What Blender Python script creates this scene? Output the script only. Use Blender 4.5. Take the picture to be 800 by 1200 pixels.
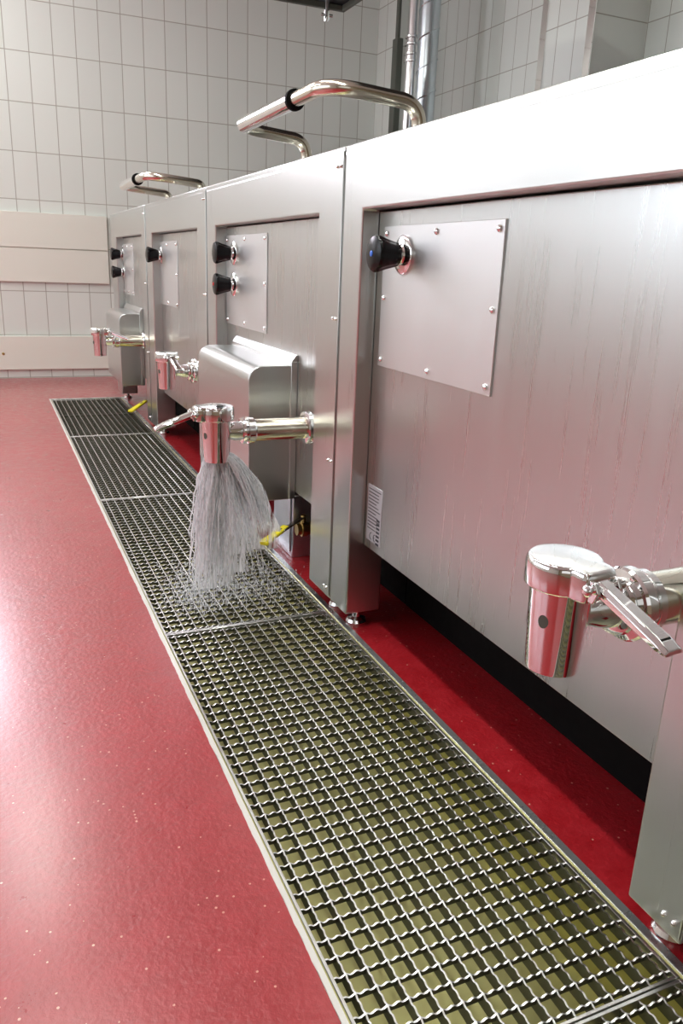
import bpy, bmesh, math, random
from mathutils import Vector, Matrix
random.seed(7)
PI = math.pi
U = 0.8            # metres per drawing unit (the plan was drawn with the eye height as 1)
SC = bpy.context.scene
COL = SC.collection
for o in list(bpy.data.objects): bpy.data.objects.remove(o)

# ------------------------------------------------------------------ camera
cam_d = bpy.data.cameras.new('camera'); cam = bpy.data.objects.new('camera', cam_d); COL.objects.link(cam)
RT = Vector((0.9159, -0.3997, 0.0379)); DN = Vector((-0.0860, -0.2874, -0.9539)); FW = Vector((0.3921, 0.8704, -0.2976))
m3 = Matrix((RT, -DN, -FW)).transposed()
cam.matrix_world = Matrix.Translation((0, 0, U)) @ m3.to_4x4()
cam_d.sensor_fit = 'VERTICAL'; cam_d.sensor_height = 36; cam_d.sensor_width = 24
cam_d.lens = 920.43 / 1200 * 36
cam_d.clip_start = 0.02
SC.camera = cam

# ------------------------------------------------------------------ world, lights, exposure
SC.view_settings.view_transform = 'Standard'; SC.view_settings.look = 'None'
SC.view_settings.gamma = 1.0; SC.view_settings.use_curve_mapping = False
SC.view_settings.exposure = -0.12
try: SC.cycles.transparent_max_bounces = 48
except Exception: pass
w = bpy.data.worlds.new('world'); SC.world = w; w.use_nodes = True
w.node_tree.nodes['Background'].inputs[0].default_value = (0.75, 0.85, 1.0, 1)
w.node_tree.nodes['Background'].inputs[1].default_value = 1.0

def area(name, loc, sx, sy, power, col, rot=(0, 0, 0)):
    d = bpy.data.lights.new(name, 'AREA'); d.shape = 'RECTANGLE'; d.size = sx * U; d.size_y = sy * U
    d.energy = power; d.color = col
    o = bpy.data.objects.new(name, d); o.location = [c * U for c in loc]; o.rotation_euler = rot
    COL.objects.link(o); return o
# fluorescent fixtures over the aisle
LAMP_X, LAMP_Z = 0.0, 3.42
for ly, pw in ((0.6, 29), (2.6, 29), (5.6, 12)):
    area('aisle_lamp', (LAMP_X, ly, LAMP_Z), 0.14, 1.7, pw, (0.97, 1.0, 0.94))
area('back_wall_fill', (-1.9, 4.6, LAMP_Z), 0.14, 2.6, 30, (0.98, 1.0, 0.93))  # extra lamp without a fixture, added to brighten the back wall
# daylight entering by the windows on the left
area('window_daylight', (-3.38, 3.0, 1.95), 1.5, 5.2, 26, (0.80, 0.90, 1.0), (0, math.radians(-90), 0))

area('front_fill', (-1.0, -2.12, 1.95), 2.6, 1.4, 6, (0.90, 0.95, 1.0), (math.radians(90), 0, 0))  # added fill from the front, no window there; lifts the running water

# ------------------------------------------------------------------ materials
def N(nt, typ, **kw):
    n = nt.nodes.new(typ)
    for k, v in kw.items(): setattr(n, k, v)
    return n
def mat(name):
    m = bpy.data.materials.new(name); m.use_nodes = True
    return m, m.node_tree, m.node_tree.nodes['Principled BSDF']
def plain(name, col, rough=0.5, metal=0.0, coat=0.0, bump=0.0, bscale=60, spec=0.5):
    m, nt, b = mat(name)
    b.inputs['Base Color'].default_value = (*col, 1); b.inputs['Roughness'].default_value = rough
    b.inputs['Specular IOR Level'].default_value = spec
    b.inputs['Metallic'].default_value = metal; b.inputs['Coat Weight'].default_value = coat
    tc = N(nt, 'ShaderNodeTexCoord'); no = N(nt, 'ShaderNodeTexNoise'); no.inputs['Scale'].default_value = bscale
    nt.links.new(tc.outputs['Object'], no.inputs['Vector'])
    mx = N(nt, 'ShaderNodeMapRange'); mx.inputs['To Min'].default_value = rough * 0.85; mx.inputs['To Max'].default_value = rough * 1.15
    nt.links.new(no.outputs['Fac'], mx.inputs['Value']); nt.links.new(mx.outputs[0], b.inputs['Roughness'])
    if bump:
        bp = N(nt, 'ShaderNodeBump'); bp.inputs['Strength'].default_value = bump; bp.inputs['Distance'].default_value = 0.002
        nt.links.new(no.outputs['Fac'], bp.inputs['Height']); nt.links.new(bp.outputs[0], b.inputs['Normal'])
    return m
def steel(name, base=(0.60, 0.615, 0.60), r0=0.27, r1=0.31, stretch=(220, 220, 2.5), bump=0.015, streak=0.0):
    """brushed sheet steel: grain runs along the vertical"""
    m, nt, b = mat(name)
    b.inputs['Metallic'].default_value = 1.0
    tc = N(nt, 'ShaderNodeTexCoord'); mp = N(nt, 'ShaderNodeMapping'); mp.inputs['Scale'].default_value = stretch
    nt.links.new(tc.outputs['Object'], mp.inputs[0])
    no = N(nt, 'ShaderNodeTexNoise'); no.inputs['Scale'].default_value = 3; no.inputs['Detail'].default_value = 5
    nt.links.new(mp.outputs[0], no.inputs['Vector'])
    big = N(nt, 'ShaderNodeTexNoise'); big.inputs['Scale'].default_value = 2.2; big.inputs['Detail'].default_value = 3
    mp2 = N(nt, 'ShaderNodeMapping'); mp2.inputs['Scale'].default_value = (1, 6, 1.4)
    nt.links.new(tc.outputs['Object'], mp2.inputs[0]); nt.links.new(mp2.outputs[0], big.inputs['Vector'])
    mix = N(nt, 'ShaderNodeMath', operation='ADD'); 
    nt.links.new(no.outputs['Fac'], mix.inputs[0]); nt.links.new(big.outputs['Fac'], mix.inputs[1])
    mr = N(nt, 'ShaderNodeMapRange'); mr.inputs['From Min'].default_value = 0.6; mr.inputs['From Max'].default_value = 1.4
    mr.inputs['To Min'].default_value = r0; mr.inputs['To Max'].default_value = r1
    nt.links.new(mix.outputs[0], mr.inputs['Value']); nt.links.new(mr.outputs[0], b.inputs['Roughness'])
    cr = N(nt, 'ShaderNodeMapRange'); cr.inputs['From Min'].default_value = 0.6; cr.inputs['From Max'].default_value = 1.4
    cr.inputs['To Min'].default_value = 0.985; cr.inputs['To Max'].default_value = 1.01
    nt.links.new(mix.outputs[0], cr.inputs['Value'])
    vm = N(nt, 'ShaderNodeVectorMath', operation='SCALE'); vm.inputs[0].default_value = base
    nt.links.new(cr.outputs[0], vm.inputs['Scale']); nt.links.new(vm.outputs[0], b.inputs['Base Color'])
    hsum = no.outputs['Fac']
    if streak:     # dried runs of water on the lower sheet
        mp3 = N(nt, 'ShaderNodeMapping'); mp3.inputs['Scale'].default_value = (1, 38, 2.0)
        nt.links.new(tc.outputs['Object'], mp3.inputs[0])
        s = N(nt, 'ShaderNodeTexNoise'); s.inputs['Scale'].default_value = 1.6; s.inputs['Detail'].default_value = 2; s.inputs['Distortion'].default_value = 0.2
        nt.links.new(mp3.outputs[0], s.inputs['Vector'])
        rp = N(nt, 'ShaderNodeMapRange'); rp.inputs['From Min'].default_value = 0.35; rp.inputs['From Max'].default_value = 0.75
        nt.links.new(s.outputs['Fac'], rp.inputs['Value'])
        ad = N(nt, 'ShaderNodeMath', operation='MULTIPLY_ADD'); ad.inputs[1].default_value = streak
        nt.links.new(rp.outputs[0], ad.inputs[0]); nt.links.new(no.outputs['Fac'], ad.inputs[2]); hsum = ad.outputs[0]
        ra = N(nt, 'ShaderNodeMath', operation='MULTIPLY_ADD'); ra.inputs[1].default_value = 0.06
        nt.links.new(rp.outputs[0], ra.inputs[0]); nt.links.new(mr.outputs[0], ra.inputs[2]); nt.links.new(ra.outputs[0], b.inputs['Roughness'])
    bp = N(nt, 'ShaderNodeBump'); bp.inputs['Strength'].default_value = bump; bp.inputs['Distance'].default_value = 0.0006
    nt.links.new(hsum, bp.inputs['Height']); nt.links.new(bp.outputs[0], b.inputs['Normal'])
    return m
def tiles(name, axis, u0, z0, tw, th, tint=(0.76, 0.80, 0.755)):
    m, nt, b = mat(name)
    tc = N(nt, 'ShaderNodeTexCoord'); sp = N(nt, 'ShaderNodeSeparateXYZ'); nt.links.new(tc.outputs['Object'], sp.inputs[0])
    def cell(out, off, size, g):
        a = N(nt, 'ShaderNodeMath', operation='SUBTRACT'); a.inputs[1].default_value = off * U; nt.links.new(out, a.inputs[0])
        d = N(nt, 'ShaderNodeMath', operation='DIVIDE'); d.inputs[1].default_value = size * U; nt.links.new(a.outputs[0], d.inputs[0])
        f = N(nt, 'ShaderNodeMath', operation='FRACT'); nt.links.new(d.outputs[0], f.inputs[0])
        h = N(nt, 'ShaderNodeMath', operation='SUBTRACT'); h.inputs[1].default_value = 0.5; nt.links.new(f.outputs[0], h.inputs[0])
        ab = N(nt, 'ShaderNodeMath', operation='ABSOLUTE'); nt.links.new(h.outputs[0], ab.inputs[0])
        r = N(nt, 'ShaderNodeMapRange'); r.inputs['From Min'].default_value = 0.5 - g / size * 1.0; r.inputs['From Max'].default_value = 0.5 - g / size * 0.45
        nt.links.new(ab.outputs[0], r.inputs['Value'])
        fl = N(nt, 'ShaderNodeMath', operation='FLOOR'); nt.links.new(d.outputs[0], fl.inputs[0])
        return r.outputs[0], fl.outputs[0]
    g1, i1 = cell(sp.outputs[axis], u0, tw, 0.0042); g2, i2 = cell(sp.outputs[2], z0, th, 0.0042)
    mx = N(nt, 'ShaderNodeMath', operation='MAXIMUM'); nt.links.new(g1, mx.inputs[0]); nt.links.new(g2, mx.inputs[1])
    cb = N(nt, 'ShaderNodeCombineXYZ'); nt.links.new(i1, cb.inputs[0]); nt.links.new(i2, cb.inputs[1])
    wn = N(nt, 'ShaderNodeTexWhiteNoise'); nt.links.new(cb.outputs[0], wn.inputs['Vector'])
    tv = N(nt, 'ShaderNodeMapRange'); tv.inputs['To Min'].default_value = 0.97; tv.inputs['To Max'].default_value = 1.02
    nt.links.new(wn.outputs['Value'], tv.inputs['Value'])
    sc = N(nt, 'ShaderNodeVectorMath', operation='SCALE'); sc.inputs[0].default_value = tint; nt.links.new(tv.outputs[0], sc.inputs['Scale'])
    mc = N(nt, 'ShaderNodeMix', data_type='RGBA'); nt.links.new(mx.outputs[0], mc.inputs[0]); nt.links.new(sc.outputs[0], mc.inputs[6])
    mc.inputs[7].default_value = (0.40, 0.39, 0.34, 1)
    nt.links.new(mc.outputs[2], b.inputs['Base Color'])
    rr = N(nt, 'ShaderNodeMapRange'); rr.inputs['To Min'].default_value = 0.28; rr.inputs['To Max'].default_value = 0.8
    nt.links.new(mx.outputs[0], rr.inputs['Value']); nt.links.new(rr.outputs[0], b.inputs['Roughness'])
    bp = N(nt, 'ShaderNodeBump', invert=True); bp.inputs['Strength'].default_value = 0.5; bp.inputs['Distance'].default_value = 0.001
    nt.links.new(mx.outputs[0], bp.inputs['Height']); nt.links.new(bp.outputs[0], b.inputs['Normal'])
    return m
def floor_mat():
    m, nt, b = mat('red_resin_floor')
    tc = N(nt, 'ShaderNodeTexCoord')
    n1 = N(nt, 'ShaderNodeTexNoise'); n1.inputs['Scale'].default_value = 2.2; n1.inputs['Detail'].default_value = 6; n1.inputs['Roughness'].default_value = 0.65
    n2 = N(nt, 'ShaderNodeTexNoise'); n2.inputs['Scale'].default_value = 110; n2.inputs['Detail'].default_value = 4
    n3 = N(nt, 'ShaderNodeTexNoise'); n3.inputs['Scale'].default_value = 26; n3.inputs['Detail'].default_value = 5; n3.inputs['Roughness'].default_value = 0.7
    vo = N(nt, 'ShaderNodeTexVoronoi'); vo.inputs['Scale'].default_value = 150
    for n in (n1, n2, n3, vo): nt.links.new(tc.outputs['Object'], n.inputs['Vector'])
    cr = N(nt, 'ShaderNodeValToRGB'); cr.color_ramp.elements[0].position = 0.3; cr.color_ramp.elements[1].position = 0.72
    cr.color_ramp.elements[0].color = (0.27, 0.003, 0.006, 1); cr.color_ramp.elements[1].color = (0.43, 0.016, 0.026, 1)
    ad = N(nt, 'ShaderNodeMath', operation='MULTIPLY_ADD'); ad.inputs[1].default_value = 0.5
    nt.links.new(n3.outputs['Fac'], ad.inputs[0]); hv = N(nt, 'ShaderNodeMath', operation='MULTIPLY'); hv.inputs[1].default_value = 0.5
    nt.links.new(n1.outputs['Fac'], hv.inputs[0]); nt.links.new(hv.outputs[0], ad.inputs[2]); nt.links.new(ad.outputs[0], cr.inputs[0])
    # pale quartz grains: random voronoi cells, a few of them
    sx = N(nt, 'ShaderNodeSeparateXYZ'); nt.links.new(vo.outputs['Color'], sx.inputs[0])
    g = N(nt, 'ShaderNodeMath', operation='GREATER_THAN'); g.inputs[1].default_value = 0.965; nt.links.new(sx.outputs[0], g.inputs[0])
    l = N(nt, 'ShaderNodeMath', operation='LESS_THAN'); l.inputs[1].default_value = 0.26; nt.links.new(vo.outputs['Distance'], l.inputs[0])
    gl = N(nt, 'ShaderNodeMath', operation='MULTIPLY'); nt.links.new(g.outputs[0], gl.inputs[0]); nt.links.new(l.outputs[0], gl.inputs[1])
    mc = N(nt, 'ShaderNodeMix', data_type='RGBA'); nt.links.new(gl.outputs[0], mc.inputs[0]); nt.links.new(cr.outputs[0], mc.inputs[6])
    mc.inputs[7].default_value = (0.66, 0.26, 0.20, 1); nt.links.new(mc.outputs[2], b.inputs['Base Color'])
    rr = N(nt, 'ShaderNodeMapRange'); rr.inputs['From Min'].default_value = 0.3; rr.inputs['From Max'].default_value = 0.7
    rr.inputs['To Min'].default_value = 0.26; rr.inputs['To Max'].default_value = 0.46
    nt.links.new(n3.outputs['Fac'], rr.inputs['Value']); nt.links.new(rr.outputs[0], b.inputs['Roughness'])
    b.inputs['Specular IOR Level'].default_value = 0.35; b.inputs['Coat Weight'].default_value = 1.0; b.inputs['Coat IOR'].default_value = 1.68; b.inputs['Coat Roughness'].default_value = 0.24
    hs = N(nt, 'ShaderNodeMath', operation='MULTIPLY_ADD'); hs.inputs[1].default_value = 0.8
    nt.links.new(n2.outputs['Fac'], hs.inputs[0]); nt.links.new(n3.outputs['Fac'], hs.inputs[2])
    bp = N(nt, 'ShaderNodeBump'); bp.inputs['Strength'].default_value = 0.8; bp.inputs['Distance'].default_value = 0.0026
    nt.links.new(hs.outputs[0], bp.inputs['Height']); nt.links.new(bp.outputs[0], b.inputs['Normal'])
    return m
def emit(name, col, s):
    m, nt, b = mat(name); b.inputs['Base Color'].default_value = (*col, 1)
    b.inputs['Emission Color'].default_value = (*col, 1); b.inputs['Emission Strength'].default_value = s
    return m
def water_mat(name, lo, hi, scale):
    """aerated water: clear in places, white with air bubbles in others"""
    m, nt, b = mat(name); nt.nodes.remove(b); out = nt.nodes['Material Output']
    df = N(nt, 'ShaderNodeBsdfDiffuse'); tl = N(nt, 'ShaderNodeBsdfTranslucent'); gl = N(nt, 'ShaderNodeBsdfGlossy'); tp = N(nt, 'ShaderNodeBsdfTransparent')
    for n_ in (df, tl): n_.inputs['Color'].default_value = (0.97, 0.98, 1.0, 1)
    gl.inputs['Roughness'].default_value = 0.15
    m1 = N(nt, 'ShaderNodeMixShader'); m1.inputs[0].default_value = 0.5; nt.links.new(df.outputs[0], m1.inputs[1]); nt.links.new(tl.outputs[0], m1.inputs[2])
    m2 = N(nt, 'ShaderNodeMixShader'); m2.inputs[0].default_value = 0.08; nt.links.new(m1.outputs[0], m2.inputs[1]); nt.links.new(gl.outputs[0], m2.inputs[2])
    m3_ = N(nt, 'ShaderNodeMixShader'); nt.links.new(tp.outputs[0], m3_.inputs[1]); nt.links.new(m2.outputs[0], m3_.inputs[2]); nt.links.new(m3_.outputs[0], out.inputs[0])
    tc = N(nt, 'ShaderNodeTexCoord'); mp = N(nt, 'ShaderNodeMapping'); mp.inputs['Scale'].default_value = scale
    no = N(nt, 'ShaderNodeTexNoise'); no.inputs['Scale'].default_value = 1.0; no.inputs['Detail'].default_value = 4
    nt.links.new(tc.outputs['Object'], mp.inputs[0]); nt.links.new(mp.outputs[0], no.inputs['Vector'])
    r = N(nt, 'ShaderNodeMapRange'); r.inputs['From Min'].default_value = 0.36; r.inputs['From Max'].default_value = 0.62
    r.inputs['To Min'].default_value = lo; r.inputs['To Max'].default_value = hi
    nt.links.new(no.outputs['Fac'], r.inputs['Value']); nt.links.new(r.outputs[0], m3_.inputs[0])
    return m
M = {}
M['steel'] = steel('brushed_steel')
M['panel'] = steel('brushed_panel_steel', (0.58, 0.595, 0.585), 0.25, 0.30, streak=0.45, bump=0.03)
M['plate'] = steel('matt_plate_steel', (0.74, 0.76, 0.76), 0.36, 0.44)
M['dark_steel'] = steel('shaded_back_steel', (0.30, 0.29, 0.27), 0.4, 0.55)
M['chrome'] = plain('polished_chrome', (0.86, 0.86, 0.85), 0.045, 1.0, bscale=8)
M['tube'] = plain('satin_tube_steel', (0.72, 0.68, 0.58), 0.17, 1.0, bscale=20)
M['pipe'] = plain('polished_pipe_steel', (0.78, 0.74, 0.62), 0.14, 1.0, bscale=20)
M['grate'] = plain('pickled_grating_steel', (0.80, 0.80, 0.78), 0.30, 1.0, bscale=60)
M['flank_shade'] = plain('painted_shade_flanks', (0.10, 0.10, 0.07), 0.45, 0.6)  # shade on the bar sides, put into a darker colour than the tops
M['trough'] = plain('stained_trough_steel', (0.50, 0.47, 0.20), 0.34, 0.75, bump=0.4, bscale=14)
M['strip'] = plain('sealed_edge_strip', (0.72, 0.71, 0.67), 0.35, 0.3, bscale=30)
M['strip_r'] = plain('bare_edge_strip', (0.66, 0.68, 0.68), 0.28, 0.85, bscale=30)
M['black'] = plain('black_bakelite', (0.004, 0.004, 0.0045), 0.22, coat=0.0, spec=0.22)
M['rubber_and_shade'] = plain('black_rubber_and_shade', (0.004, 0.004, 0.004), 0.7, spec=0.1)  # grip rings, and the black sheet painting shade under the kettles
M['red'] = plain('red_mark', (0.7, 0.02, 0.02), 0.4)
M['blue'] = plain('blue_mark', (0.03, 0.15, 0.65), 0.4)
M['yellow'] = plain('yellow_plastic', (0.86, 0.74, 0.02), 0.35)
M['brass'] = plain('dull_brass', (0.50, 0.36, 0.14), 0.3, 1.0)
M['rail'] = plain('cream_plastic_board', (0.80, 0.80, 0.72), 0.42, bump=0.05)
M['duct'] = plain('galvanised_duct', (0.56, 0.62, 0.66), 0.24, 1.0, bscale=10)
M['flue'] = plain('bright_flue_steel', (0.80, 0.80, 0.80), 0.20, 1.0, bscale=10)
M['dkpipe'] = plain('grey_painted_pipe', (0.10, 0.11, 0.09), 0.5)
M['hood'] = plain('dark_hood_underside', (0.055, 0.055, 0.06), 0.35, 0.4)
M['ceil'] = plain('white_ceiling_paint', (0.80, 0.80, 0.78), 0.8)
M['white'] = plain('white_paint', (0.82, 0.81, 0.77), 0.6)
M['tan'] = plain('brown_plaster', (0.26, 0.215, 0.14), 0.7)
M['box'] = steel('pale_box_steel', (0.72, 0.76, 0.82), 0.25, 0.4)
M['floor'] = floor_mat()
M['ink'] = plain('dark_print', (0.03, 0.03, 0.04), 0.5)
M['label'] = plain('silver_label', (0.66, 0.66, 0.70), 0.35, 0.6)
TW, TH = 0.1739, 0.3537
M['tile_x'] = tiles('wall_tiles_facing_room', 0, 0.2969, 2.8346, TW, TH)
M['tile_y'] = tiles('wall_tiles_side', 1, 7.2074, 2.8346, TW, TH)
M['lit'] = emit('daylight_pane', (0.84, 0.92, 1.0), 1.2)
M['lit_back'] = emit('bright_daylight_pane', (0.95, 0.90, 1.0), 14.0)
M['lit_side'] = emit('daylight_pane_far', (0.88, 0.94, 1.0), 1.7)
M['diff'] = emit('lamp_diffuser', (1.0, 0.97, 0.90), 3.0)
M['water'] = water_mat('aerated_water_strands', 0.50, 1.0, (90, 90, 12))
M['veil'] = water_mat('thin_water_sheet', 0.0, 0.95, (130, 130, 9))
M['spray'] = water_mat('water_spray', 0.7, 1.0, (60, 60, 60))

# ------------------------------------------------------------------ mesh helpers
class MB:
    def __init__(s): s.v = []; s.f = []; s.side = set()
    def add(s, vs, fs):
        n = len(s.v); s.v += [tuple(v) for v in vs]; s.f += [tuple(i + n for i in f) for f in fs]; return s
    def box(s, x0, x1, y0, y1, z0, z1):
        return s.add([(x0, y0, z0), (x1, y0, z0), (x1, y1, z0), (x0, y1, z0), (x0, y0, z1), (x1, y0, z1), (x1, y1, z1), (x0, y1, z1)],
                     [(0, 3, 2, 1), (4, 5, 6, 7), (0, 1, 5, 4), (1, 2, 6, 5), (2, 3, 7, 6), (3, 0, 4, 7)])
    def lathe(s, prof, o, axis='Z', n=40, caps=(True, True)):
        """prof: list of (radius, along)"""
        vs = []; fs = []
        for r, h in prof:
            for i in range(n):
                a = 2 * PI * i / n; c, d = r * math.cos(a), r * math.sin(a)
                p = {'Z': (c, d, h), 'X': (h, c, d), 'Y': (d, h, c)}[axis]
                vs.append((o[0] + p[0], o[1] + p[1], o[2] + p[2]))
        for k in range(len(prof) - 1):
            for i in range(n):
                j = (i + 1) % n; fs.append((k * n + i, k * n + j, (k + 1) * n + j, (k + 1) * n + i))
        if caps[0]: fs.append(tuple(range(n))[::-1])
        if caps[1]: fs.append(tuple((len(prof) - 1) * n + i for i in range(n)))
        return s.add(vs, fs)
    def tube(s, pts, r, n=12, caps=True):
        """round bar through points; r one number or one per point"""
        P = [Vector(p) for p in pts]; rs = r if isinstance(r, (list, tuple)) else [r] * len(P)
        vs = []; fs = []; up = None
        for i, p in enumerate(P):
            t = (P[min(i + 1, len(P) - 1)] - P[max(i - 1, 0)]).normalized()
            if up is None: up = Vector((0, 0, 1)) if abs(t.z) < 0.9 else Vector((0, 1, 0))
            a = t.cross(up); a.normalize(); up = a.cross(t).normalized()
            for k in range(n):
                an = 2 * PI * k / n; q = p + (a * math.cos(an) + up * math.sin(an)) * rs[i]; vs.append(tuple(q))
        for i in range(len(P) - 1):
            for k in range(n):
                j = (k + 1) % n; fs.append((i * n + k, i * n + j, (i + 1) * n + j, (i + 1) * n + k))
        if caps: fs.append(tuple(range(n))[::-1]); fs.append(tuple((len(P) - 1) * n + k for k in range(n)))
        return s.add(vs, fs)
    def prism(s, poly, d0, d1, plane='XZ'):
        """polygon (a,b) extruded: XZ along Y, YZ along X, XY along Z"""
        f = {'XZ': lambda a, b, d: (a, d, b), 'YZ': lambda a, b, d: (d, a, b), 'XY': lambda a, b, d: (a, b, d)}[plane]
        n = len(poly); vs = [f(a, b, d0) for a, b in poly] + [f(a, b, d1) for a, b in poly]
        fs = [tuple(range(n)), tuple(range(n, 2 * n))[::-1]] + [(i, (i + 1) % n, (i + 1) % n + n, i + n)[::-1] for i in range(n)]
        return s.add(vs, fs)
    def build(s, name, m, parent=None, bevel=0, seg=2, smooth=35, kind=None):
        base = Vector((0, 0, 0)); p = parent
        while p is not None: base += Vector(p.location); p = p.parent
        me = bpy.data.meshes.new(name); me.from_pydata([(v[0] * U - base.x, v[1] * U - base.y, v[2] * U - base.z) for v in s.v], [], s.f)
        bm = bmesh.new(); bm.from_mesh(me); bmesh.ops.recalc_face_normals(bm, faces=bm.faces)
        bm.to_mesh(me); bm.free()
        for q in me.polygons: q.use_smooth = True
        me.set_sharp_from_angle(angle=math.radians(smooth))
        me.materials.append(m)
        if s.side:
            me.materials.append(M['flank_shade'])
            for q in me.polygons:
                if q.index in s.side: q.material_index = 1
        o = bpy.data.objects.new(name, me); COL.objects.link(o); o.parent = parent
        if bevel:
            b = o.modifiers.new('edge', 'BEVEL'); b.width = bevel * U; b.segments = seg; b.limit_method = 'ANGLE'; b.angle_limit = math.radians(35)
        if kind: o['kind'] = kind
        return o
def thing(name, label, cat, loc, group=None):
    o = bpy.data.objects.new(name, None); COL.objects.link(o); o.location = [c * U for c in loc]; o.empty_display_size = 0.05
    o['label'] = label; o['category'] = cat
    if group: o['group'] = group
    return o
def tag(o, label, cat, group=None, kind=None):
    o['label'] = label; o['category'] = cat
    if group: o['group'] = group
    if kind: o['kind'] = kind
    return o
def struct(name, mb, m, bevel=0): return mb.build(name, m, None, bevel, kind='structure')

# ------------------------------------------------------------------ the room
XL, XR, YB, YF, ZC = -3.5, 3.82, 7.2074, -2.2, 3.6
TRX0, TRX1, TRY1, TRY0 = 0.3754, 0.8735, 6.06, -0.80      # opening for the drain in the floor
fl = MB()
def slab(mb, x0, x1, y0, y1): mb.box(x0, x1, y0, y1, -0.20, 0.0)
slab(fl, XL, TRX0 - 0.010, YF, YB); slab(fl, TRX1 + 0.019, XR, YF, YB)
slab(fl, TRX0 - 0.010, TRX1 + 0.019, TRY1 + 0.02, YB); slab(fl, TRX0 - 0.010, TRX1 + 0.019, YF, TRY0 - 0.02)
struct('floor', fl, M['floor'])
struct('ceiling', MB().box(XL - .1, XR + .1, YF - .1, YB + .1, ZC, ZC + 0.1), M['ceil'])
struct('wall_back', MB().box(XL - .1, XR + .1, YB, YB + 0.12, -0.16, ZC), M['tile_x'])
struct('wall_front', MB().box(XL - .1, XR + .1, YF - 0.12, YF, -0.16, ZC), M['tan'])
wr = MB().box(XR, XR + 0.12, YF, YB, -0.16, ZC)
wr.box(3.42, XR, 6.83, YB, 0, ZC); wr.box(3.42, XR, 4.258, 4.757, 0, ZC)          # corner shaft and tiled pier
struct('wall_right', wr, M['tile_y'])
# left wall with three window openings
wins = [(0.5, 2.0), (2.4, 3.9), (4.3, 5.8)]; wz0, wz1 = 1.25, 2.75
wl = MB().box(XL - .12, XL, YF, YB, -0.16, wz0).box(XL - .12, XL, YF, YB, wz1, ZC)
ys = [YF] + [v for a in wins for v in a] + [YB]
for i in range(0, len(ys), 2): wl.box(XL - .12, XL, ys[i], ys[i + 1], wz0, wz1)
struct('wall_left', wl, M['tile_y'])
for i, (a, b) in enumerate(wins):
    wf = MB().box(XL - .08, XL - .02, a, b, wz0, wz0 + .06).box(XL - .08, XL - .02, a, b, wz1 - .06, wz1)
    for y in (a, (a + b) / 2 - .03, b - .06): wf.box(XL - .08, XL - .02, y, y + .06, wz0 + .06, wz1 - .06)
    o = struct('window_%d' % (i + 1), wf, M['white'])
    MB().box(XL - .06, XL - .05, a + .06, b - .06, wz0 + .06, wz1 - .06).build('pane', M['lit'], o)
# polished corner guards on the tiled pier and at the corner shaft
for k, y in enumerate((4.258, 4.757)):
    struct('trim_%d' % (k + 1), MB().prism([(3.412, y - .008 if k == 0 else y - .05), (3.412, y + .05 if k == 0 else y + .008), (3.42, y + .05 if k == 0 else y + .008), (3.42, y - .008 if k == 0 else y - .05)], 0.0, ZC, 'XY'), M['chrome'])
# daylit windows on the back wall, left of the frame
for k, (xa_, xb_, z0, z1) in enumerate(((-1.65, -0.06, 2.05, 3.40), (-3.35, -1.85, 1.50, 3.30))):
    wb = MB(); xm = (xa_ + xb_) / 2
    wb.box(xa_, xb_, YB - .035, YB - .001, z0, z0 + .06).box(xa_, xb_, YB - .035, YB - .001, z1 - .06, z1)
    for x in (xa_, xm - .03, xb_ - .06): wb.box(x, x + .06, YB - .035, YB - .001, z0 + .06, z1 - .06)
    o = struct('window_%d' % (k + 4), wb, M['white'], 0.003)
    for (p, q_) in ((xa_ + .06, xm - .03), (xm + .03, xb_ - .06)): MB().box(p, q_, YB - .018, YB - .006, z0 + .06, z1 - .06).build('pane', M['lit_back'] if k == 0 else M['lit_side'], o)

# cream boards guarding the back wall
def board(z0, z1, label, mid=None):
    t = MB()
    if mid:
        t.box(-3.2, 0.985, YB - 0.030, YB - 0.001, mid + .003, z1); t.box(-3.2, 0.985, YB - 0.026, YB - 0.001, z0, mid - .003); t.box(-3.19, .98, YB - .022, YB - .001, mid - .003, mid + .003)
    else: t.box(-3.2, 0.985, YB - 0.030, YB - 0.001, z0, z1)
    o = t.build('wall_guard_board', M['rail'], None, 0.004)
    tag(o, label, 'wall guard'); return o
b1 = board(0.785, 1.326, 'wide cream guard board on the back wall at kettle height, the upper of two', 1.052)
b2 = board(0.072, 0.350, 'narrow cream guard board low on the back wall above the red floor')
MB().lathe([(0.012, 0), (0.010, -0.006), (0.004, -0.008)], (0.101, YB - 0.030, 0.2066), 'Y', 14).build('screw', M['brass'], b2)

# ------------------------------------------------------------------ drain: trough and edge strips
tr = thing('drain_channel', 'long stainless floor drain channel let into the red floor, under the gratings', 'drain', (0.62, 2.6, 0))
t = MB(); zt = -0.17
t.box(TRX0, TRX1, TRY0, TRY1, zt - .01, zt).box(TRX0, TRX0 + .003, TRY0, TRY1, zt, -0.001).box(TRX1 - .003, TRX1, TRY0, TRY1, zt, -0.001)
t.box(TRX0, TRX1, TRY0, TRY0 + .003, zt, -.001).box(TRX0, TRX1, TRY1 - .003, TRY1, zt, -.001)
t.build('trough', M['trough'], tr)
e = MB()           # left strip with the ragged resin edge lapping over it
n = 900; vs = []; fs = []; x = 0
for i in range(n + 1):
    y = TRY0 + (TRY1 - TRY0) * i / n; x = 0.85 * x + random.uniform(-1, 1) * 0.0006
    xl = 0.3650 + x; vs += [(xl, y, 0.0012), (TRX0, y, 0.0012), (TRX0, y, -0.02), (xl, y, -0.02)]
for i in range(n):
    for k in range(4): a = i * 4 + k; b_ = i * 4 + (k + 1) % 4; fs.append((a, b_, b_ + 4, a + 4))
fs += [(0, 1, 2, 3), (n * 4, n * 4 + 3, n * 4 + 2, n * 4 + 1)]
e.add(vs, fs)
e.build('edge_strip', M['strip'], tr)
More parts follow.
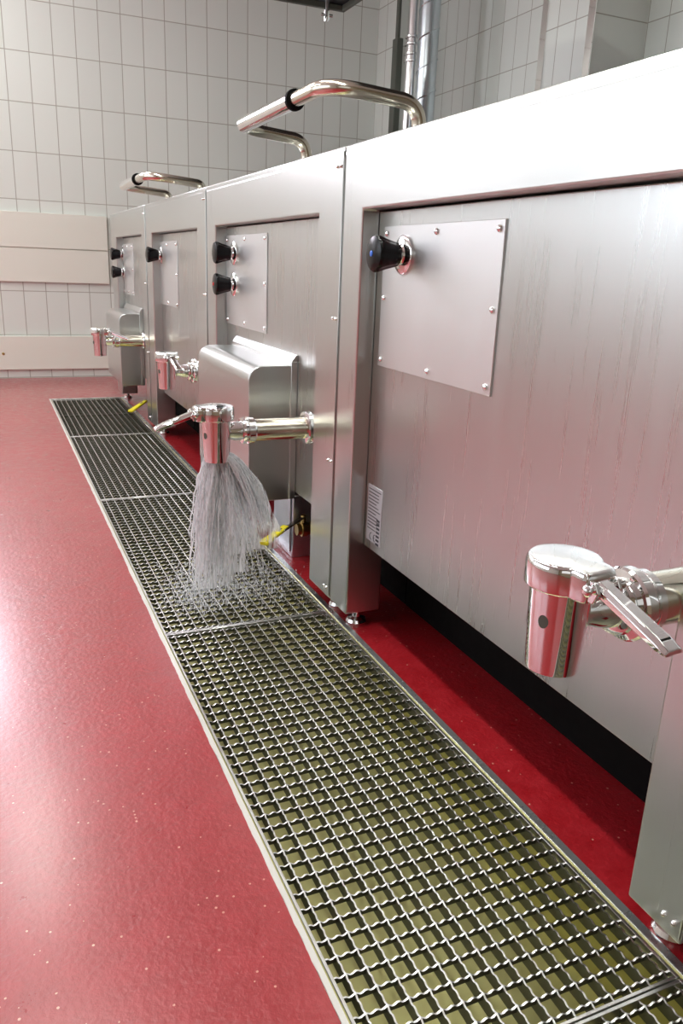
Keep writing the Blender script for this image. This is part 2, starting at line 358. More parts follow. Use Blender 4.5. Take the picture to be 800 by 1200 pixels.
e = MB().box(TRX1, 0.8785, TRY0, TRY1, -.02, .0025); e.box(0.8785, 0.892, TRY0, TRY1, -.02, .0012)
e.build('edge_strip', M['strip_r'], tr, 0.0006)
MB().box(0.365, 0.892, TRY1, TRY1 + .02, -.02, .0015).build('end_strip', M['strip_r'], tr)
MB().box(0.365, 0.892, TRY0 - .02, TRY0, -.02, .0015).build('end_strip', M['strip_r'], tr)

# ------------------------------------------------------------------ gratings
GX0, GX1, GP = 0.3795, 0.8695, 0.03455
def serr(t):      # scalloped top edge: one notch at each crossing and one between
    return -0.0042 * (0.5 - 0.5 * math.cos(4 * PI * t)) ** 1.4
def grating(y0, y1, label, cross=True):
    root = thing('floor_grating', label, 'grating', ((GX0 + GX1) / 2, (y0 + y1) / 2, 0), 'serrated drain gratings')
    g = 0.0012; fw = 0.0052; zt_, zb = -0.0002, -0.022
    f = MB().box(GX0, GX0 + fw, y0 + g, y1 - g, zb, zt_).box(GX1 - fw, GX1, y0 + g, y1 - g, zb, zt_)
    f.box(GX0 + fw, GX1 - fw, y0 + g, y0 + g + fw, zb, zt_).box(GX0 + fw, GX1 - fw, y1 - g - fw, y1 - g, zb, zt_)
    f.build('frame', M['grate'], root, 0.0005, 1)
    mb = MB(); xs = [0.4037 + GP * k for k in range(14)]
    ny = round((y1 - y0) / GP); py = (y1 - y0) / ny; ysb = [y0 + py * (k + 0.5) for k in range(ny)]
    def bar(a0, a1, ph, p, fixed, along, th=0.0015, seg=8, top=-0.0004, amp=1.0, bot=-0.011):
        n = max(2, int((a1 - a0) / p * seg)); vs = []; fs = []
        for i in range(n + 1):
            a = a0 + (a1 - a0) * i / n; z = top + amp * serr((a - ph) / p)
            for s_, zz in ((-th, bot), (-th, z), (th, z), (th, bot)):
                vs.append((a, fixed + s_, zz) if along == 'X' else (fixed + s_, a, zz))
        for i in range(n):
            for k in range(3): c = i * 4 + k; fs.append((c, c + 1, c + 5, c + 4))
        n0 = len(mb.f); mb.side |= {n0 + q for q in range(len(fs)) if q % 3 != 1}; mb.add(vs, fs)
    for x in xs: bar(y0 + g + fw, y1 - g - fw, ysb[0], py, x, 'Y', bot=-0.024, amp=0.75 if cross else 0.15)
    if cross:
        for y in ysb: bar(GX0 + fw, GX1 - fw, xs[0], GP, y, 'X', th=0.0015)
    else:
        for y in ysb[len(ysb) // 2::len(ysb)]: bar(GX0 + fw, GX1 - fw, xs[0], GP, y, 'X', th=0.002)
        for y in ysb: bar(GX0 + fw, GX1 - fw, xs[0], GP, y, 'X', th=0.0012, top=-0.0075, bot=-.026)  # low crossbars added to make the slots look dark
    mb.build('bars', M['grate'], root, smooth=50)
    return root
grating(-0.750, 0.6239, 'steel drain grating nearest the viewer, only its edge in the bottom right corner')
grating(0.6239, 2.0109, 'large steel drain grating filling the lower foreground beside the shaded red floor')
grating(2.0109, 3.3898, 'steel drain grating that the running water splashes onto')
grating(3.3898, 4.7331, 'steel drain grating behind the running water, second from the far end')
grating(4.7331, 6.055, 'farthest drain grating, plain bars with open slots beside the small yellow lever', cross=False)

# ------------------------------------------------------------------ kettles
X0, XP, XBK = 0.8618, 0.908, 1.90
ZB, ZR, ZT, ZPB = 0.055, 1.137, 1.2914, 0.264
def screws(mb, pts, x, r=0.0075):
    for y, z in pts: mb.lathe([(r, 0.0), (r * .9, -0.003), (r * .5, -0.0055), (r * .12, -0.0062)], (x, y, z), 'X', 12)
def screw_list(pts, x, r=0.0075): return [(y, z, x, r) for y, z in pts]
def screw_parts(lst, parent):
    for (y, z, x, r) in lst:
        mb = MB(); screws(mb, [(y, z)], x, r); mb.build('screw', M['chrome'], parent)
def knob(parent, y, z, mark=None):
    k = MB(); n = 48; vs = []; fs = []
    prof = [(0.026, 0.885), (0.0275, 0.880), (0.034, 0.855), (0.0405, 0.836), (0.0415, 0.830), (0.038, 0.8245), (0.026, 0.821), (0.010, 0.8195)]
    for r, x in prof:
        for i in range(n):
            a = 2 * PI * i / n; fl_ = 1 - 0.085 * max(0, math.cos(6 * a)) ** 2 * (1 if x > 0.826 else 0)
            vs.append((x, y + r * fl_ * math.cos(a), z + r * fl_ * math.sin(a)))
    for q in range(len(prof) - 1):
        for i in range(n): j = (i + 1) % n; fs.append((q * n + i, q * n + j, (q + 1) * n + j, (q + 1) * n + i))
    fs += [tuple(range(n)), tuple((len(prof) - 1) * n + i for i in range(n))]
    k.add(vs, fs); ko = k.build('control_knob', M['black'], parent)
    MB().lathe([(0.044, 0.9035), (0.044, 0.899), (0.040, 0.896), (0.031, 0.8945), (0.024, 0.893), (0.0215, 0.890), (0.0215, 0.884)], (0, y, z), 'X', 40).build('rosette', M['chrome'], ko)
    if mark: MB().lathe([(0.0065, 0.8200), (0.0065, 0.8180), (0.004, 0.8172)], (0, y, z), 'X', 16).build('cap_dot', M[mark], ko)
def lerp(a, b, t): return a + (b - a) * t
def round_path(pts, r, n=8):
    P = [Vector(p) for p in pts]; out = [P[0]]
    for i in range(1, len(P) - 1):
        a = (P[i - 1] - P[i]); b = (P[i + 1] - P[i]); rr = min(r, a.length * .49, b.length * .49)
        p0 = P[i] + a.normalized() * rr; p1 = P[i] + b.normalized() * rr
        for k in range(n + 1):
            t = k / n; out.append(p0 * (1 - t) ** 2 + P[i] * 2 * t * (1 - t) + p1 * t ** 2)
    out.append(P[-1]); return [tuple(p) for p in out]
def tap(parent, x, y, zt, dirv, kind):
    """dirv: horizontal direction of the lever. kind: long / short pipe"""
    zb = zt - 0.163; zc = zt - 0.040
    b = MB()
    outer = [(0.0435, zc + .006), (0.0425, zc - .01), (0.0392, lerp(zc, zb, .6)), (0.0368, zb + .004), (0.0364, zb)]
    inner = [(0.0340, zb), (0.0340, zb + 0.07), (0.004, zb + 0.075)]
    b.lathe(outer + inner, (x, y, 0), 'Z', 48, caps=(True, True))
    body = b.build('drain_tap', M['chrome'], parent, smooth=40)
    a0 = math.radians(203)
    hx, hy, hz = x + 0.0413 * math.cos(a0), y + 0.0413 * math.sin(a0), lerp(zc, zb, .36)
    rot = [(math.cos(a0), math.sin(a0))]
    h = MB(); nn = 16; vs = [(hx, hy, hz)]
    for i in range(nn):
        an = 2 * PI * i / nn; u = 0.0075 * math.cos(an); vv = 0.0095 * math.sin(an)
        rr = math.sqrt(max(0, 0.0409 ** 2 - u * u)) + .0004
        vs.append((x + rr * math.cos(a0) - u * math.sin(a0), y + rr * math.sin(a0) + u * math.cos(a0), hz + vv))
    h.add(vs, [(0, 1 + i, 1 + (i + 1) % nn) for i in range(nn)])
    h.build('vent_hole', M['dkpipe'], body)
    # cap: a thick round lid drawn out into a lug on the lever's side
    d = Vector((dirv[0], dirv[1], 0)).normalized(); s = Vector((-d.y, d.x, 0)); c = Vector((x, y, 0))
    out = []
    for i in range(45):
        a = math.radians(37) + math.radians(286) * i / 44; out.append((0.0515 * math.cos(a), 0.0515 * math.sin(a)))
    for q in ((.047, -.0305), (.058, -.0290), (.064, -.0265), (.0665, -.021), (.067, -.010), (.067, .010), (.0665, .021), (.064, .0265), (.058, .0290), (.047, .0305)): out.append(q)
    n = len(out)
    lug = []
    def ring(sc, z): return [tuple(c + d * (p[0] * sc) + s * (p[1] * sc) + Vector((0, 0, z))) for p in out]
    levels = [(0.90, zc - .002), (0.985, zc), (1.0, zc + .004), (1.0, zt - .010), (0.975, zt - .004), (0.92, zt - .0005), (0.6, zt + .0015), (0.15, zt + .002)]
    vs = []; fs = []
    for sc, z in levels: vs += ring(sc, z)
    for q in range(len(levels) - 1):
        for i in range(n): j = (i + 1) % n; fs.append((q * n + i, q * n + j, (q + 1) * n + j, (q + 1) * n + i))
    fs += [tuple(range(n)), tuple((len(levels) - 1) * n + i for i in range(n))]
    cp = MB().add(vs, fs)
    # fork cheeks, hinge pin
    for sg in (-1, 1):
        vs = []
        for (al, ac, z) in [(0.040, .013, zc + .004), (0.040, .013, zt - .006), (0.074, .013, zt - .010), (0.080, .013, zt - .022), (0.074, .013, zc + .002)]:
            for w_ in (0, .006): vs.append(tuple(c + d * al + s * (sg * (ac + w_ + .004)) + Vector((0, 0, z))))
        m_ = 5; cp.add(vs, [tuple(2 * i for i in range(m_)), tuple(2 * i + 1 for i in range(m_))[::-1]] + [(2 * i, 2 * ((i + 1) % m_), 2 * ((i + 1) % m_) + 1, 2 * i + 1) for i in range(m_)])
    cp.build('tap_cap', M['chrome'], body, 0.0012, 2, smooth=40)
    pz = zt - .020; pin = c + d * 0.069 + Vector((0, 0, pz))
    MB().tube([pin - s * .036, pin - s * .0345, pin - s * .032, pin - s * .028, pin - s * .026, pin - s * .024, pin + s * .024, pin + s * .028, pin + s * .032, pin + s * .0345, pin + s * .036], [.002, .0060, .0078, .0070, .0048, .0045, .0045, .0070, .0078, .0060, .002], 16).build('hinge_pin', M['chrome'], body)
    # lever: flat, widening, bent down, chamfered tip
    L = 0.116; drop = 0.040; vs = []; fs = []
    st = [(0.0, .0115, .0095), (0.02, .0130, .0095), (0.5, .0150, .0085), (0.86, .0165, .0075), (1.0, .0165, .0035)]
    for t_, hw, ht in st:
        p = pin + d * (t_ * L - .004) + Vector((0, 0, -drop * t_))
        for (su, sv) in ((-1, .1), (-.62, 1), (.62, 1), (1, .1), (.85, -1), (-.85, -1)):
            vs.append(tuple(p + s * (hw * su) + Vector((0, 0, ht * sv))))
    for i in range(len(st) - 1):
        for k in range(6): j = (k + 1) % 6; fs.append((i * 6 + k, i * 6 + j, (i + 1) * 6 + j, (i + 1) * 6 + k))
    fs += [tuple(range(6)), tuple((len(st) - 1) * 6 + k for k in range(6))]
    MB().add(vs, fs).build('lever', M['chrome'], body, 0.0012, 2, smooth=25)
    # pipe towards the kettle
    pzc = zt - .087 if kind == 'short' else zt - .077
    if kind == 'short':
        MB().lathe([(.021, x + .030), (.021, x + .045), (.026, x + .062), (.029, x + .075), (.031, x + .10)], (0, y, pzc), 'X', 40).build('spout_neck', M['chrome'], body)
        MB().lathe([(.034, x + .090), (.041, x + .093), (.043, x + .098), (.036, x + .101), (.036, x + .106), (.051, x + .110), (.054, x + .114), (.054, x + .128), (.051, x + .132), (.044, x + .134), (.044, x + .139), (.047, x + .141), (.047, x + .152), (.043, x + .155)], (0, y, pzc), 'X', 44).build('union_nut', M['chrome'], body, smooth=30)
        MB().lathe([(.040, x + .150), (.040, XP)], (0, y, pzc), 'X', 40).build('outlet_pipe', M['pipe'], body)
    else:
        xa = x + .082
        MB().lathe([(.024, x + .030), (.024, x + .040), (.028, x + .052), (.0285, xa)], (0, y, pzc), 'X', 40).build('spout_neck', M['chrome'], body)
        MB().lathe([(.030, xa - .010), (.038, xa - .008), (.040, xa - .002), (.034, xa + .001), (.034, xa + .006), (.040, xa + .009), (.039, xa + .026), (.034, xa + .032)], (0, y, pzc), 'X', 44).build('union_nut', M['chrome'], body, smooth=30)
        MB().lathe([(.0335, xa + .028), (.0335, XP)], (0, y, pzc), 'X', 44).build('outlet_pipe', M['pipe'], body)
        xr = 0.866
        MB().lathe([(.035, xr - .014), (.047, xr - .012), (.050, xr - .008), (.044, xr - .004), (.044, xr + .003), (.050, xr + .006), (.047, xr + .012), (.035, xr + .014)], (0, y, pzc), 'X', 44).build('clamp_ring', M['chrome'], body, smooth=30)
    return body
def handle(parent, xg, yc, yr, yf, zg, xa, xb, za, rt=0.0195):
    """U-shaped lid handle: near leg, grip along the lid, far leg"""
    pts = [(xa + .085, yc, 1.30), (xa + .075, yc, za - .09), (xa, yc, za), (xg, yc, zg), (xg, yf, zg), (xb, yf, zg), (xb + .085, yf, za - .09), (xb + .095, yf, 1.30)]
    pts = [(xa + .095, yc, 1.305), (xa + .085, yc, za - .02), (xg, yc, zg), (xg, yf, zg), (xb + .085, yf, zg - .02), (xb + .095, yf, 1.305)]
    P = round_path(pts, 0.095, 12)
    h = MB().tube(P, rt, 20).build('lid_handle', M['tube'], parent, smooth=60)
    MB().tube([(xg, yr, zg), (xg, yf - .055, zg)], rt * 1.22, 24).build('grip_sleeve', M['chrome'], h, 0.002)
    MB().tube([(xg, yr - .010, zg), (xg, yr + .006, zg)], rt * 1.42, 24).build('grip_ring', M['rubber_and_shade'], h, 0.002)
def kettle(y0, y1, r0, r1, label, plate, knobs, tapspec=None, boxs=None, hand=None, dataplate=None, feet=True):
    root = thing('cooking_kettle', label, 'kettle', ((X0 + XBK) / 2, (y0 + y1) / 2, 0), 'row of stainless cooking kettles')
    g = 0.0028; a, b = y0 + g, y1 - g
    # front frame: legs and fascia folded from one sheet
    fr = MB().prism([(a, ZB), (r0, ZB), (r0, ZR), (r1, ZR), (r1, ZB), (b, ZB), (b, ZT), (a, ZT)], X0, X0 + 0.109, 'YZ')
    me = fr.build('front_frame', M['steel'], root, 0.0045, 3)
    # rounded top front edge comes from a half-round cap strip
    cap = MB(); prof = [(X0 + .11, ZT + .0005)]
    for k in range(9): an = PI / 2 + (PI / 2) * k / 8; prof.append((X0 + .022 + .0225 * math.cos(an), ZT - .022 + .0225 * math.sin(an)))
    prof.append((X0 + .11, ZT - .022)); cap.prism(prof, a, b, 'XZ')
    cap.build('top_edge', M['steel'], root)
    body = MB().box(X0 + .1095, XBK, a, b, ZPB, ZT - .002)
    body.box(XBK - .06, XBK - .01, a + .01, b - .01, ZB, ZPB)  # added back skirt, keeps light from leaking in underneath
    body.build('body', M['steel'], root, 0.003)
    MB().box(X0 + .16, XBK - .08, a + .05, b - .05, ZT - .004, ZT + .03).build('lid', M['steel'], root, 0.014, 3)
    MB().box(XP, X0 + .108, r0 + .0035, r1 - .0035, ZPB, ZR - .0035).build('front_panel', M['panel'], root, 0.0025)
    MB().box(1.12, 1.15, a, b, 0.002, ZPB - .0005).build('shade_sheet', M['rubber_and_shade'], root)  # added black sheet standing in for the deep shade under the kettle
    # strip covering the joint to the next kettle, with its screws
    cs = MB().box(X0 - .0035, X0 + .0008, a, a + 0.045, 0.066, ZT - .012)
    c = cs.build('cover_strip', M['steel'], root, 0.0012)
    sm = screw_list( [(a + d_, z) for z in (1.245, 0.866, 0.4735, 0.088) for d_ in (.012, .032)], X0 - .0035, 0.0052)
    screw_parts(sm, c)
    # control plate
    if plate:
        p0, p1, q0, q1 = plate
        pl = MB().box(XP - .0040, XP + .001, p0, p1, q0, q1).build('control_plate', M['plate'], root, 0.0008, 1)
        e = .017; ym, zm = (p0 + p1) / 2, (q0 + q1) / 2
        sm = screw_list( [(p0 + e, q0 + e), (p1 - e, q0 + e), (p0 + e, q1 - e), (p1 - e, q1 - e), (ym, q0 + e), (ym, q1 - e), (p0 + e, zm), (p1 - e, zm)], XP - .004)
        screw_parts(sm, pl)
    for (ky, kz, mk) in knobs: knob(root, ky, kz, mk)
    if tapspec: tap(root, *tapspec)
    if boxs:
        n0, n1, xf, zb_, zt_ = boxs
        r = 0.050; prof = [(XP, zb_), (xf + .012, zb_), (xf, zb_ + .012)]
        for k in range(11): an = PI - (PI / 2) * k / 10; prof.append((xf + r + r * math.cos(an), zt_ - r + r * math.sin(an)))
        prof += [(XP, zt_)]
        bx = MB().prism(prof, n0, n1, 'XZ').build('drive_housing', M['steel'], root, 0.0035, 3)
        fl_ = MB().box(XP - .022, XP - .001, n0 - .010, n1 + .010, zb_ + .004, zt_ + .012)
        fl_.prism([(XP - .022, zt_ + .012), (XP - .001, zt_ + .012), (XP - .001, zt_ + .034), (XP - .006, zt_ + .034)], n0 - .010, n1 + .010, 'XZ')
        fl_.build('mounting_flange', M['steel'], bx, 0.0015)
    if hand: handle(root, *hand)
    if dataplate:
        y_0, y_1, z_0, z_1 = dataplate
        dp = MB().box(XP - .0015, XP + .0005, y_0, y_1, z_0, z_1).build('rating_plate', M['label'], root, 0.0004, 1)
        ik = MB(); W = y_1 - y_0; H = z_1 - z_0
        zz = z_1 - .06 * H; i = 0
        while zz > z_0 + .20 * H:
            ln = random.choice((.55, .7, .84)); ik.box(XP - .0021, XP - .0014, y_1 - .08 * W - ln * W, y_1 - .08 * W, zz - .0022, zz); zz -= .0092; i += 1
        for k in range(7): zb2 = z_0 + .46 * H - k * .011; ik.box(XP - .0021, XP - .0014, y_0 + .08 * W, y_0 + .3 * W, zb2 - .006, zb2)
        for (cy, bar_) in ((y_0 + .66 * W, False), (y_0 + .40 * W, True)):
            arc = [(XP - .0018, cy + .0085 * math.cos(t2), z_0 + .10 * H + .0085 * math.sin(t2)) for t2 in [PI / 2 - .0 - k * PI / 10 * -1 * -1 for k in range(0, 1)]]
            arc = [(XP - .0018, cy - .004 + .0095 * math.cos(t2), z_0 + .10 * H + .0095 * math.sin(t2)) for t2 in [-PI / 2 + k * PI / 10 for k in range(11)]]
            ik.tube(arc, .0011, 6)
            if bar_: ik.tube([(XP - .0018, cy - .001, z_0 + .10 * H), (XP - .0018, cy + .005, z_0 + .10 * H)], .0011, 6)
        ik.build('printing', M['ink'], dp)
    if feet:
        for fy in (y0 + .068, y1 - .06):
            for fx in (X0 + .062, XBK - .035):
                MB().lathe([(.030, 0), (.031, .006), (.027, .014), (.012, .020), (.010, .05), (.010, ZB + .002)], (fx, fy, 0), 'Z', 24).build('foot', M['chrome'], root)
    return root
kettle(0.628, 1.975, 0.738, 1.860, 'stainless kettle filling the right side, with one knob with a blue dot', (1.3115, 1.818, 0.764, 1.098),
       [(1.7086, 1.032, 'blue')], (0.679, 0.775, 0.645, (0.12, -1.0), 'short'), None, None, (1.757, 1.841, 0.289, 0.4455))
kettle(1.975, 3.380, 2.1438, 3.2435, 'stainless kettle with running tap, big rounded housing and lid handle', (2.720, 3.2315, 0.763, 1.102),
       [(3.117, 1.0346, None), (3.118, 0.918, 'red')], (0.583, 2.200, 0.606, (-1.0, -0.05), 'long'), (2.4135, 3.078, 0.745, 0.238, 0.690),
       (0.815, 1.992, 2.227, 2.752, 1.427, 0.985, 0.965, 1.43))
kettle(3.380, 4.756, 3.547, 4.583, 'stainless kettle with one plain black knob, between the running tap and the farthest kettle', (4.146, 4.622, 0.765, 1.094),
       [(4.536, 1.0245, None)], (0.717, 3.550, 0.612, (0.10, -1.0), 'short'), None,
       (0.735, 3.973, 4.223, 4.705, 1.372, 0.905, 0.900, 1.372))
kettle(4.756, 6.105, 4.892, 5.883, 'farthest stainless kettle at the end of the row, by the cream wall boards', (5.470, 5.870, 0.767, 1.092),
       [(5.878, 1.0266, None), (5.872, 0.9074, None)], (0.605, 4.950, 0.6015, (0.9, -0.5), 'long'), (5.205, 5.80, 0.760, 0.215, 0.668))
kettle(-0.75, 0.628, -0.585, 0.470, 'nearest stainless kettle, only a sliver of its leg in the lower right corner', (-0.15, 0.35, 0.764, 1.098), [(0.30, 1.03, None)])

# ------------------------------------------------------------------ small drain valves with yellow levers, steel box under the housing
def ball_valve(body, mid, tip, label):
    r = thing('ball_valve', label, 'valve', body, 'yellow levered drain valves')
    B, Mi, T = Vector(body), Vector(mid), Vector(tip)
    MB().lathe([(.020, -.045), (.020, -.030), (.026, -.028), (.026, -.012), (.022, .0), (.026, .012), (.026, .028), (.020, .030), (.020, .05)], (B.x + .02, B.y, B.z - .045), 'X', 20).tube([(B.x, B.y, B.z - .03), (B.x, B.y, B.z + .006)], .009, 12).tube([(B.x + .07, B.y, B.z - .045), (B.x + .20, B.y, B.z - .045), (B.x + .22, B.y, ZPB - .001)], .018, 14).build('valve_body', M['brass'], r)
    dd = (T - B).normalized(); s = Vector((-dd.y, dd.x, 0)).normalized(); up = Vector((0, 0, 1))
    def flat(p, q, w0, w1, th, m, name):
        vs = []
        for P_, w_ in ((p, w0), (q, w1)):
            for su, sv in ((-1, -1), (1, -1), (1, 1), (-1, 1)): vs.append(tuple(P_ + s * w_ * su + up * th * sv))
        return MB().add(vs, [(0, 1, 2, 3), (4, 5, 6, 7), (0, 1, 5, 4), (1, 2, 6, 5), (2, 3, 7, 6), (3, 0, 4, 7)]).build(name, m, r, min(th, .006) * .8, 3)
    flat(B - dd * .012, B.lerp(T, .55), .010, .009, .003, M['tube'], 'lever')
    sl = flat(Mi, T, .012, .016, .0065, M['yellow'], 'lever_sleeve')
    c0 = Mi.lerp(T, .22); c1 = Mi.lerp(T, .36); vs = []
    for P_ in (c0, c1):
        for su, sv in ((-.35, .0064), (.35, .0064), (.35, .0072), (-.35, .0072)): vs.append(tuple(P_ + s * .013 * su + up * sv))
    MB().add(vs, [(0, 1, 2, 3), (4, 5, 6, 7), (0, 1, 5, 4), (1, 2, 6, 5), (2, 3, 7, 6), (3, 0, 4, 7)]).build('printing', M['ink'], sl)
    return r
ball_valve((0.950, 2.430, 0.165), (0.855, 2.345, 0.165), (0.728, 2.200, 0.168), 'brass ball valve with yellow lever beside the running water')
ball_valve((0.985, 5.33, 0.125), (0.893, 5.13, 0.125), (0.742, 4.79, 0.125), 'brass ball valve with yellow lever at the far end of the drain')
sb = thing('junction_box', 'small pale steel box on the floor below the big rounded housing', 'box', (1.0, 2.54, 0))
MB().box(0.925, 1.09, 2.47, 2.66, 0.0, 0.232).build('casing', M['box'], sb, 0.004)
MB().box(0.918, 0.924, 2.48, 2.65, 0.02, 0.222).build('front_cover', M['box'], sb, 0.0015)

# ------------------------------------------------------------------ pipes behind the kettles and the hood above
fp = thing('flue_pipe', 'bright round steel flue with a beaded collar, left of the spiral duct', 'pipe', (3.27, 6.25, 0))
MB().lathe([(.052, 0), (.052, 2.62), (.046, 2.70), (.046, ZC)], (3.27, 6.25, 0), 'Z', 32).build('pipe', M['flue'], fp)
cl = MB()
for z in (2.58, 2.63, 2.70, 2.75): cl.lathe([(.050, z - .012), (.062, z - .006), (.062, z + .006), (.050, z + .012)], (3.27, 6.25, 0), 'Z', 32)
cl.build('collar', M['flue'], fp)
sd = thing('spiral_duct', 'blue-grey spiral seamed ventilation duct rising behind the kettles', 'duct', (3.30, 6.05, 0))
rd = .080; MB().lathe([(rd, 0), (rd, ZC)], (3.30, 6.05, 0), 'Z', 40).build('duct_wall', M['duct'], sd)
pts = []; turns = ZC / 0.215; nn = int(turns * 28)
for i in range(nn + 1): a = 2 * PI * turns * i / nn; pts.append((3.30 + rd * math.cos(a), 6.05 + rd * math.sin(a), ZC * i / nn))
MB().tube(pts, 0.006, 6).build('spiral_seam', M['duct'], sd)
dp_ = thing('service_pipe', 'thin dark grey pipe casing standing by the corner shaft', 'pipe', (3.40, 6.74, 0))
MB().box(3.36, 3.419, 6.70, 6.79, 0, 2.86).build('casing', M['dkpipe'], dp_, 0.006)
MB().lathe([(.020, 2.85), (.020, ZC)], (3.385, 6.745, 0), 'Z', 16).build('pipe', M['dkpipe'], dp_)
hd = thing('extractor_hood', 'dark underside of the extractor hood hanging at the top edge', 'hood', (1.6, 3.2, 2.4))
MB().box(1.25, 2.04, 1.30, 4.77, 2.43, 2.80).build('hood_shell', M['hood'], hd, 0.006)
rim = MB().box(1.25, 2.04, 4.745, 4.77, 2.40, 2.43).box(2.015, 2.04, 1.30, 4.745, 2.40, 2.43).box(1.25, 1.275, 1.30, 4.745, 2.40, 2.43).box(1.275, 2.015, 1.30, 1.325, 2.40, 2.43)
rim.build('rim', M['dkpipe'], hd, 0.004)
MB().tube([(1.92, 4.74, 2.43), (1.92, 4.74, 2.345), (1.915, 4.74, 2.33)], [.014, .016, .010], 14).tube([(1.885, 4.74, 2.365), (1.955, 4.74, 2.365)], .008, 10).build('drain_nozzle', M['chrome'], hd)
for xx in (1.35, 1.95):
    for yy in (1.6, 4.4): MB().tube([(xx, yy, 2.80), (xx, yy, ZC)], .008, 8).build('hanger_rod', M['dkpipe'], hd)
# ceiling fixtures that carry the lamps
for ly in (0.6, 2.6, 5.6):
    t_ = thing('ceiling_light', 'long fluorescent ceiling light over the drain aisle', 'lamp', (LAMP_X, ly, ZC), 'ceiling lights over the aisle')
    MB().box(LAMP_X - .1, LAMP_X + .1, ly - .9, ly + .9, 3.50, ZC).build('housing', M['white'], t_, 0.004)
    MB().box(LAMP_X - .08, LAMP_X + .08, ly - .87, ly + .87, 3.46, 3.50).build('diffuser', M['diff'], t_, 0.004)

# ------------------------------------------------------------------ the water
rnd = random.Random(11)
TX, TY, TZ = 0.583, 2.200, 0.446
def fall(p, v, t): return (p[0] + v[0] * t, p[1] + v[1] * t, p[2] + v[2] * t - 0.5 * 12.2 * t * t)
def t_floor(p, v, zf=0.0): return (v[2] + math.sqrt(v[2] ** 2 + 2 * 12.2 * (p[2] - zf))) / 12.2
ws = MB()
def strand(p, v, r0, r1, t0=0.0, t1=1.0, n=12, jit=0.0):
    tf = t_floor(p, v); pts = []; rs = []
    for i in range(n + 1):
        u = t0 + (t1 - t0) * i / n; q = fall(p, v, tf * u)
        pts.append((q[0] + rnd.gauss(0, jit) * u, q[1] + rnd.gauss(0, jit) * u, max(q[2], 0.001)))
        rs.append(max(0.0003, lerp(r0, r1, u) * (1 if 0 < i < n else .25)))
    ws.tube(pts, rs, 6)
def start():
    a = rnd.uniform(0, 2 * PI); r = 0.028 * math.sqrt(rnd.random()); return (TX + r * math.cos(a), TY + r * math.sin(a), TZ + .02)
def bundle(vm, off, cnt, sp, rr, reach):
    for i in range(cnt):
        a = rnd.uniform(0, 2 * PI); q = .012 * math.sqrt(rnd.random())
        p = (TX + off[0] + q * math.cos(a), TY + off[1] + q * math.sin(a), TZ + .02)
        v = (vm[0] + rnd.gauss(0, sp), vm[1] + rnd.gauss(0, sp), vm[2] + rnd.gauss(0, .05)); a0 = rnd.random() ** 2 * .45
        strand(p, v, rnd.uniform(.0012, rr), rnd.uniform(.0008, rr * .7), a0, min(reach * rnd.uniform(.5, 1) ** .6, a0 + rnd.uniform(.35, .9)), 12, .0035)
for k in range(9):        # dense column drifting away from the kettle
    t_ = k / 8; bundle((lerp(-.19, .03, t_) + rnd.gauss(0, .01), rnd.uniform(.02, .24), -rnd.uniform(.2, .6)), (lerp(-.020, .014, t_), rnd.uniform(-.014, .014)), 40, .022, .0036, 1.0)
for k in range(8):        # sheet thrown back towards the kettle
    t_ = k / 7; bundle((lerp(.34, .82, t_ ** .7), rnd.uniform(-.06, .06), -rnd.uniform(.0, .15)), (lerp(-.004, .020, t_), rnd.uniform(-.014, .014)), 26, .022, .0030, lerp(.84, .74, t_))
for i in range(110):      # thin middle
    p = start(); v = (rnd.uniform(-.15, .70), rnd.gauss(.05, .1), -rnd.uniform(0, .6)); a = rnd.uniform(0, .75); strand(p, v, .0014, .0010, a, min(1, a + rnd.uniform(.15, .35)), 7, .004)
wo = ws.build('running_water', M['water'])
tag(wo, 'white foaming water pouring from the open tap and splashing on the grating', 'water', kind='stuff')
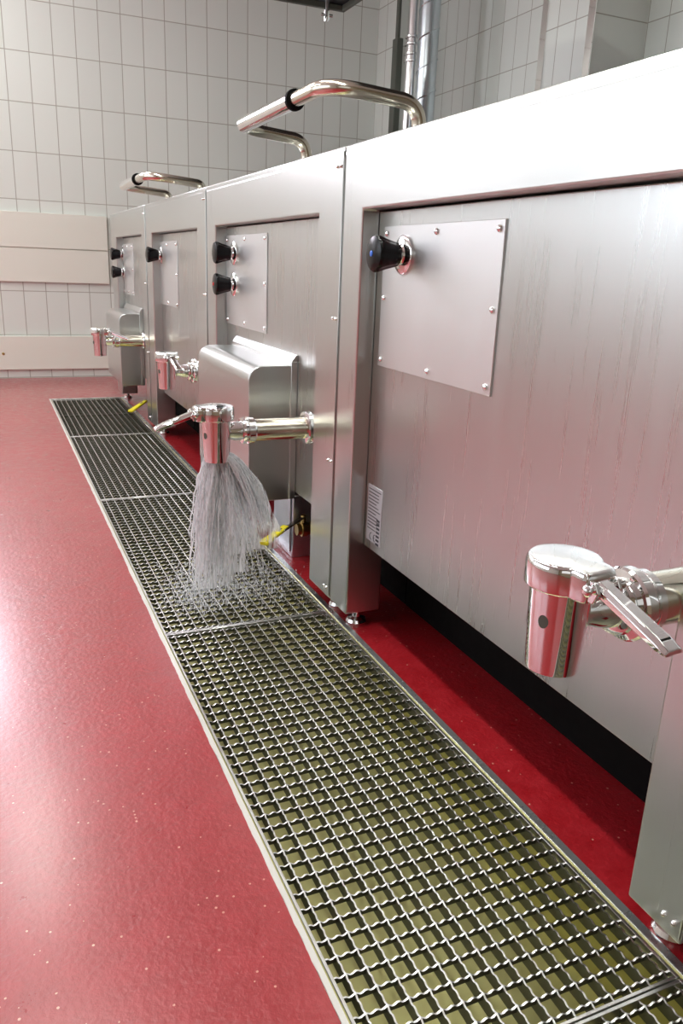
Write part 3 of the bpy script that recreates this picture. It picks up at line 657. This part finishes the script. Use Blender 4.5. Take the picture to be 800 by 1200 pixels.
# thin sheets between the strands
vs = MB()
def veil(v0, v1, off, tmax, nu=14, nt=22):
    V = []; F = []
    for j in range(nt + 1):
        for i in range(nu + 1):
            k = i / nu; th = lerp(-1, 1, k); p = (TX + off[0] + .026 * th, TY + off[1] + .010 * math.sin(th * 5), TZ + .01)
            v = tuple(lerp(v0[c], v1[c], k) for c in range(3)); q = fall(p, v, t_floor(p, v) * tmax * j / nt)
            V.append((q[0] + .003 * math.sin(i * 2.1 + j * .7), q[1] + .006 * math.sin(i * 1.7 + j * .5), q[2] + .002))
    for j in range(nt):
        for i in range(nu): a = j * (nu + 1) + i; F.append((a, a + 1, a + nu + 2, a + nu + 1))
    vs.add(V, F)
veil((-.22, .0, -.2), (.12, .05, -.4), (0, -.012), .95); veil((-.18, .12, -.4), (.30, .02, -.3), (0, .0), .9)
veil((.05, -.04, -.2), (.80, -.02, -.05), (0, .006), .82); veil((.30, .05, -.1), (.88, .0, -.05), (.003, .014), .75)
vs.build('water_sheet', M['veil'], wo, kind='stuff')
sp_ = MB()
def drop(x, y, z, r, st=1.0, d=(0, 0, 1)):
    dx, dy, dz = d; o6 = [(r, 0, 0), (-r, 0, 0), (0, r, 0), (0, -r, 0), (dx * r * st, dy * r * st, dz * r * st), (-dx * r * st, -dy * r * st, -dz * r * st)]
    sp_.add([(x + a, y + b_, z + c_) for a, b_, c_ in o6], [(0, 2, 4), (2, 1, 4), (1, 3, 4), (3, 0, 4), (2, 0, 5), (1, 2, 5), (3, 1, 5), (0, 3, 5)])
for i in range(2600):
    cx, cy, sx_, sy_ = rnd.choice(((.53, 2.28, .045, .10), (.63, 2.25, .06, .09), (.74, 2.25, .06, .10), (.50, 2.20, .05, .07)))
    x_, y_ = rnd.gauss(cx, sx_), rnd.gauss(cy, sy_); h_ = abs(rnd.gauss(0, .030)) + .002
    if x_ < GX0 + .01 or x_ > .90: continue
    drop(x_, y_, h_, rnd.uniform(.0006, .0019), rnd.uniform(1, 4.5))
for i in range(260):
    p = start(); v = (rnd.uniform(-.3, 1.0), rnd.gauss(0, .25), -rnd.uniform(0, .5)); u = rnd.uniform(.3, 1); q = fall(p, v, t_floor(p, v) * u)
    drop(q[0], q[1], max(.002, q[2]), rnd.uniform(.0006, .0016), rnd.uniform(2, 6))
sp_.build('splash_droplets', M['spray'], wo, kind='stuff')
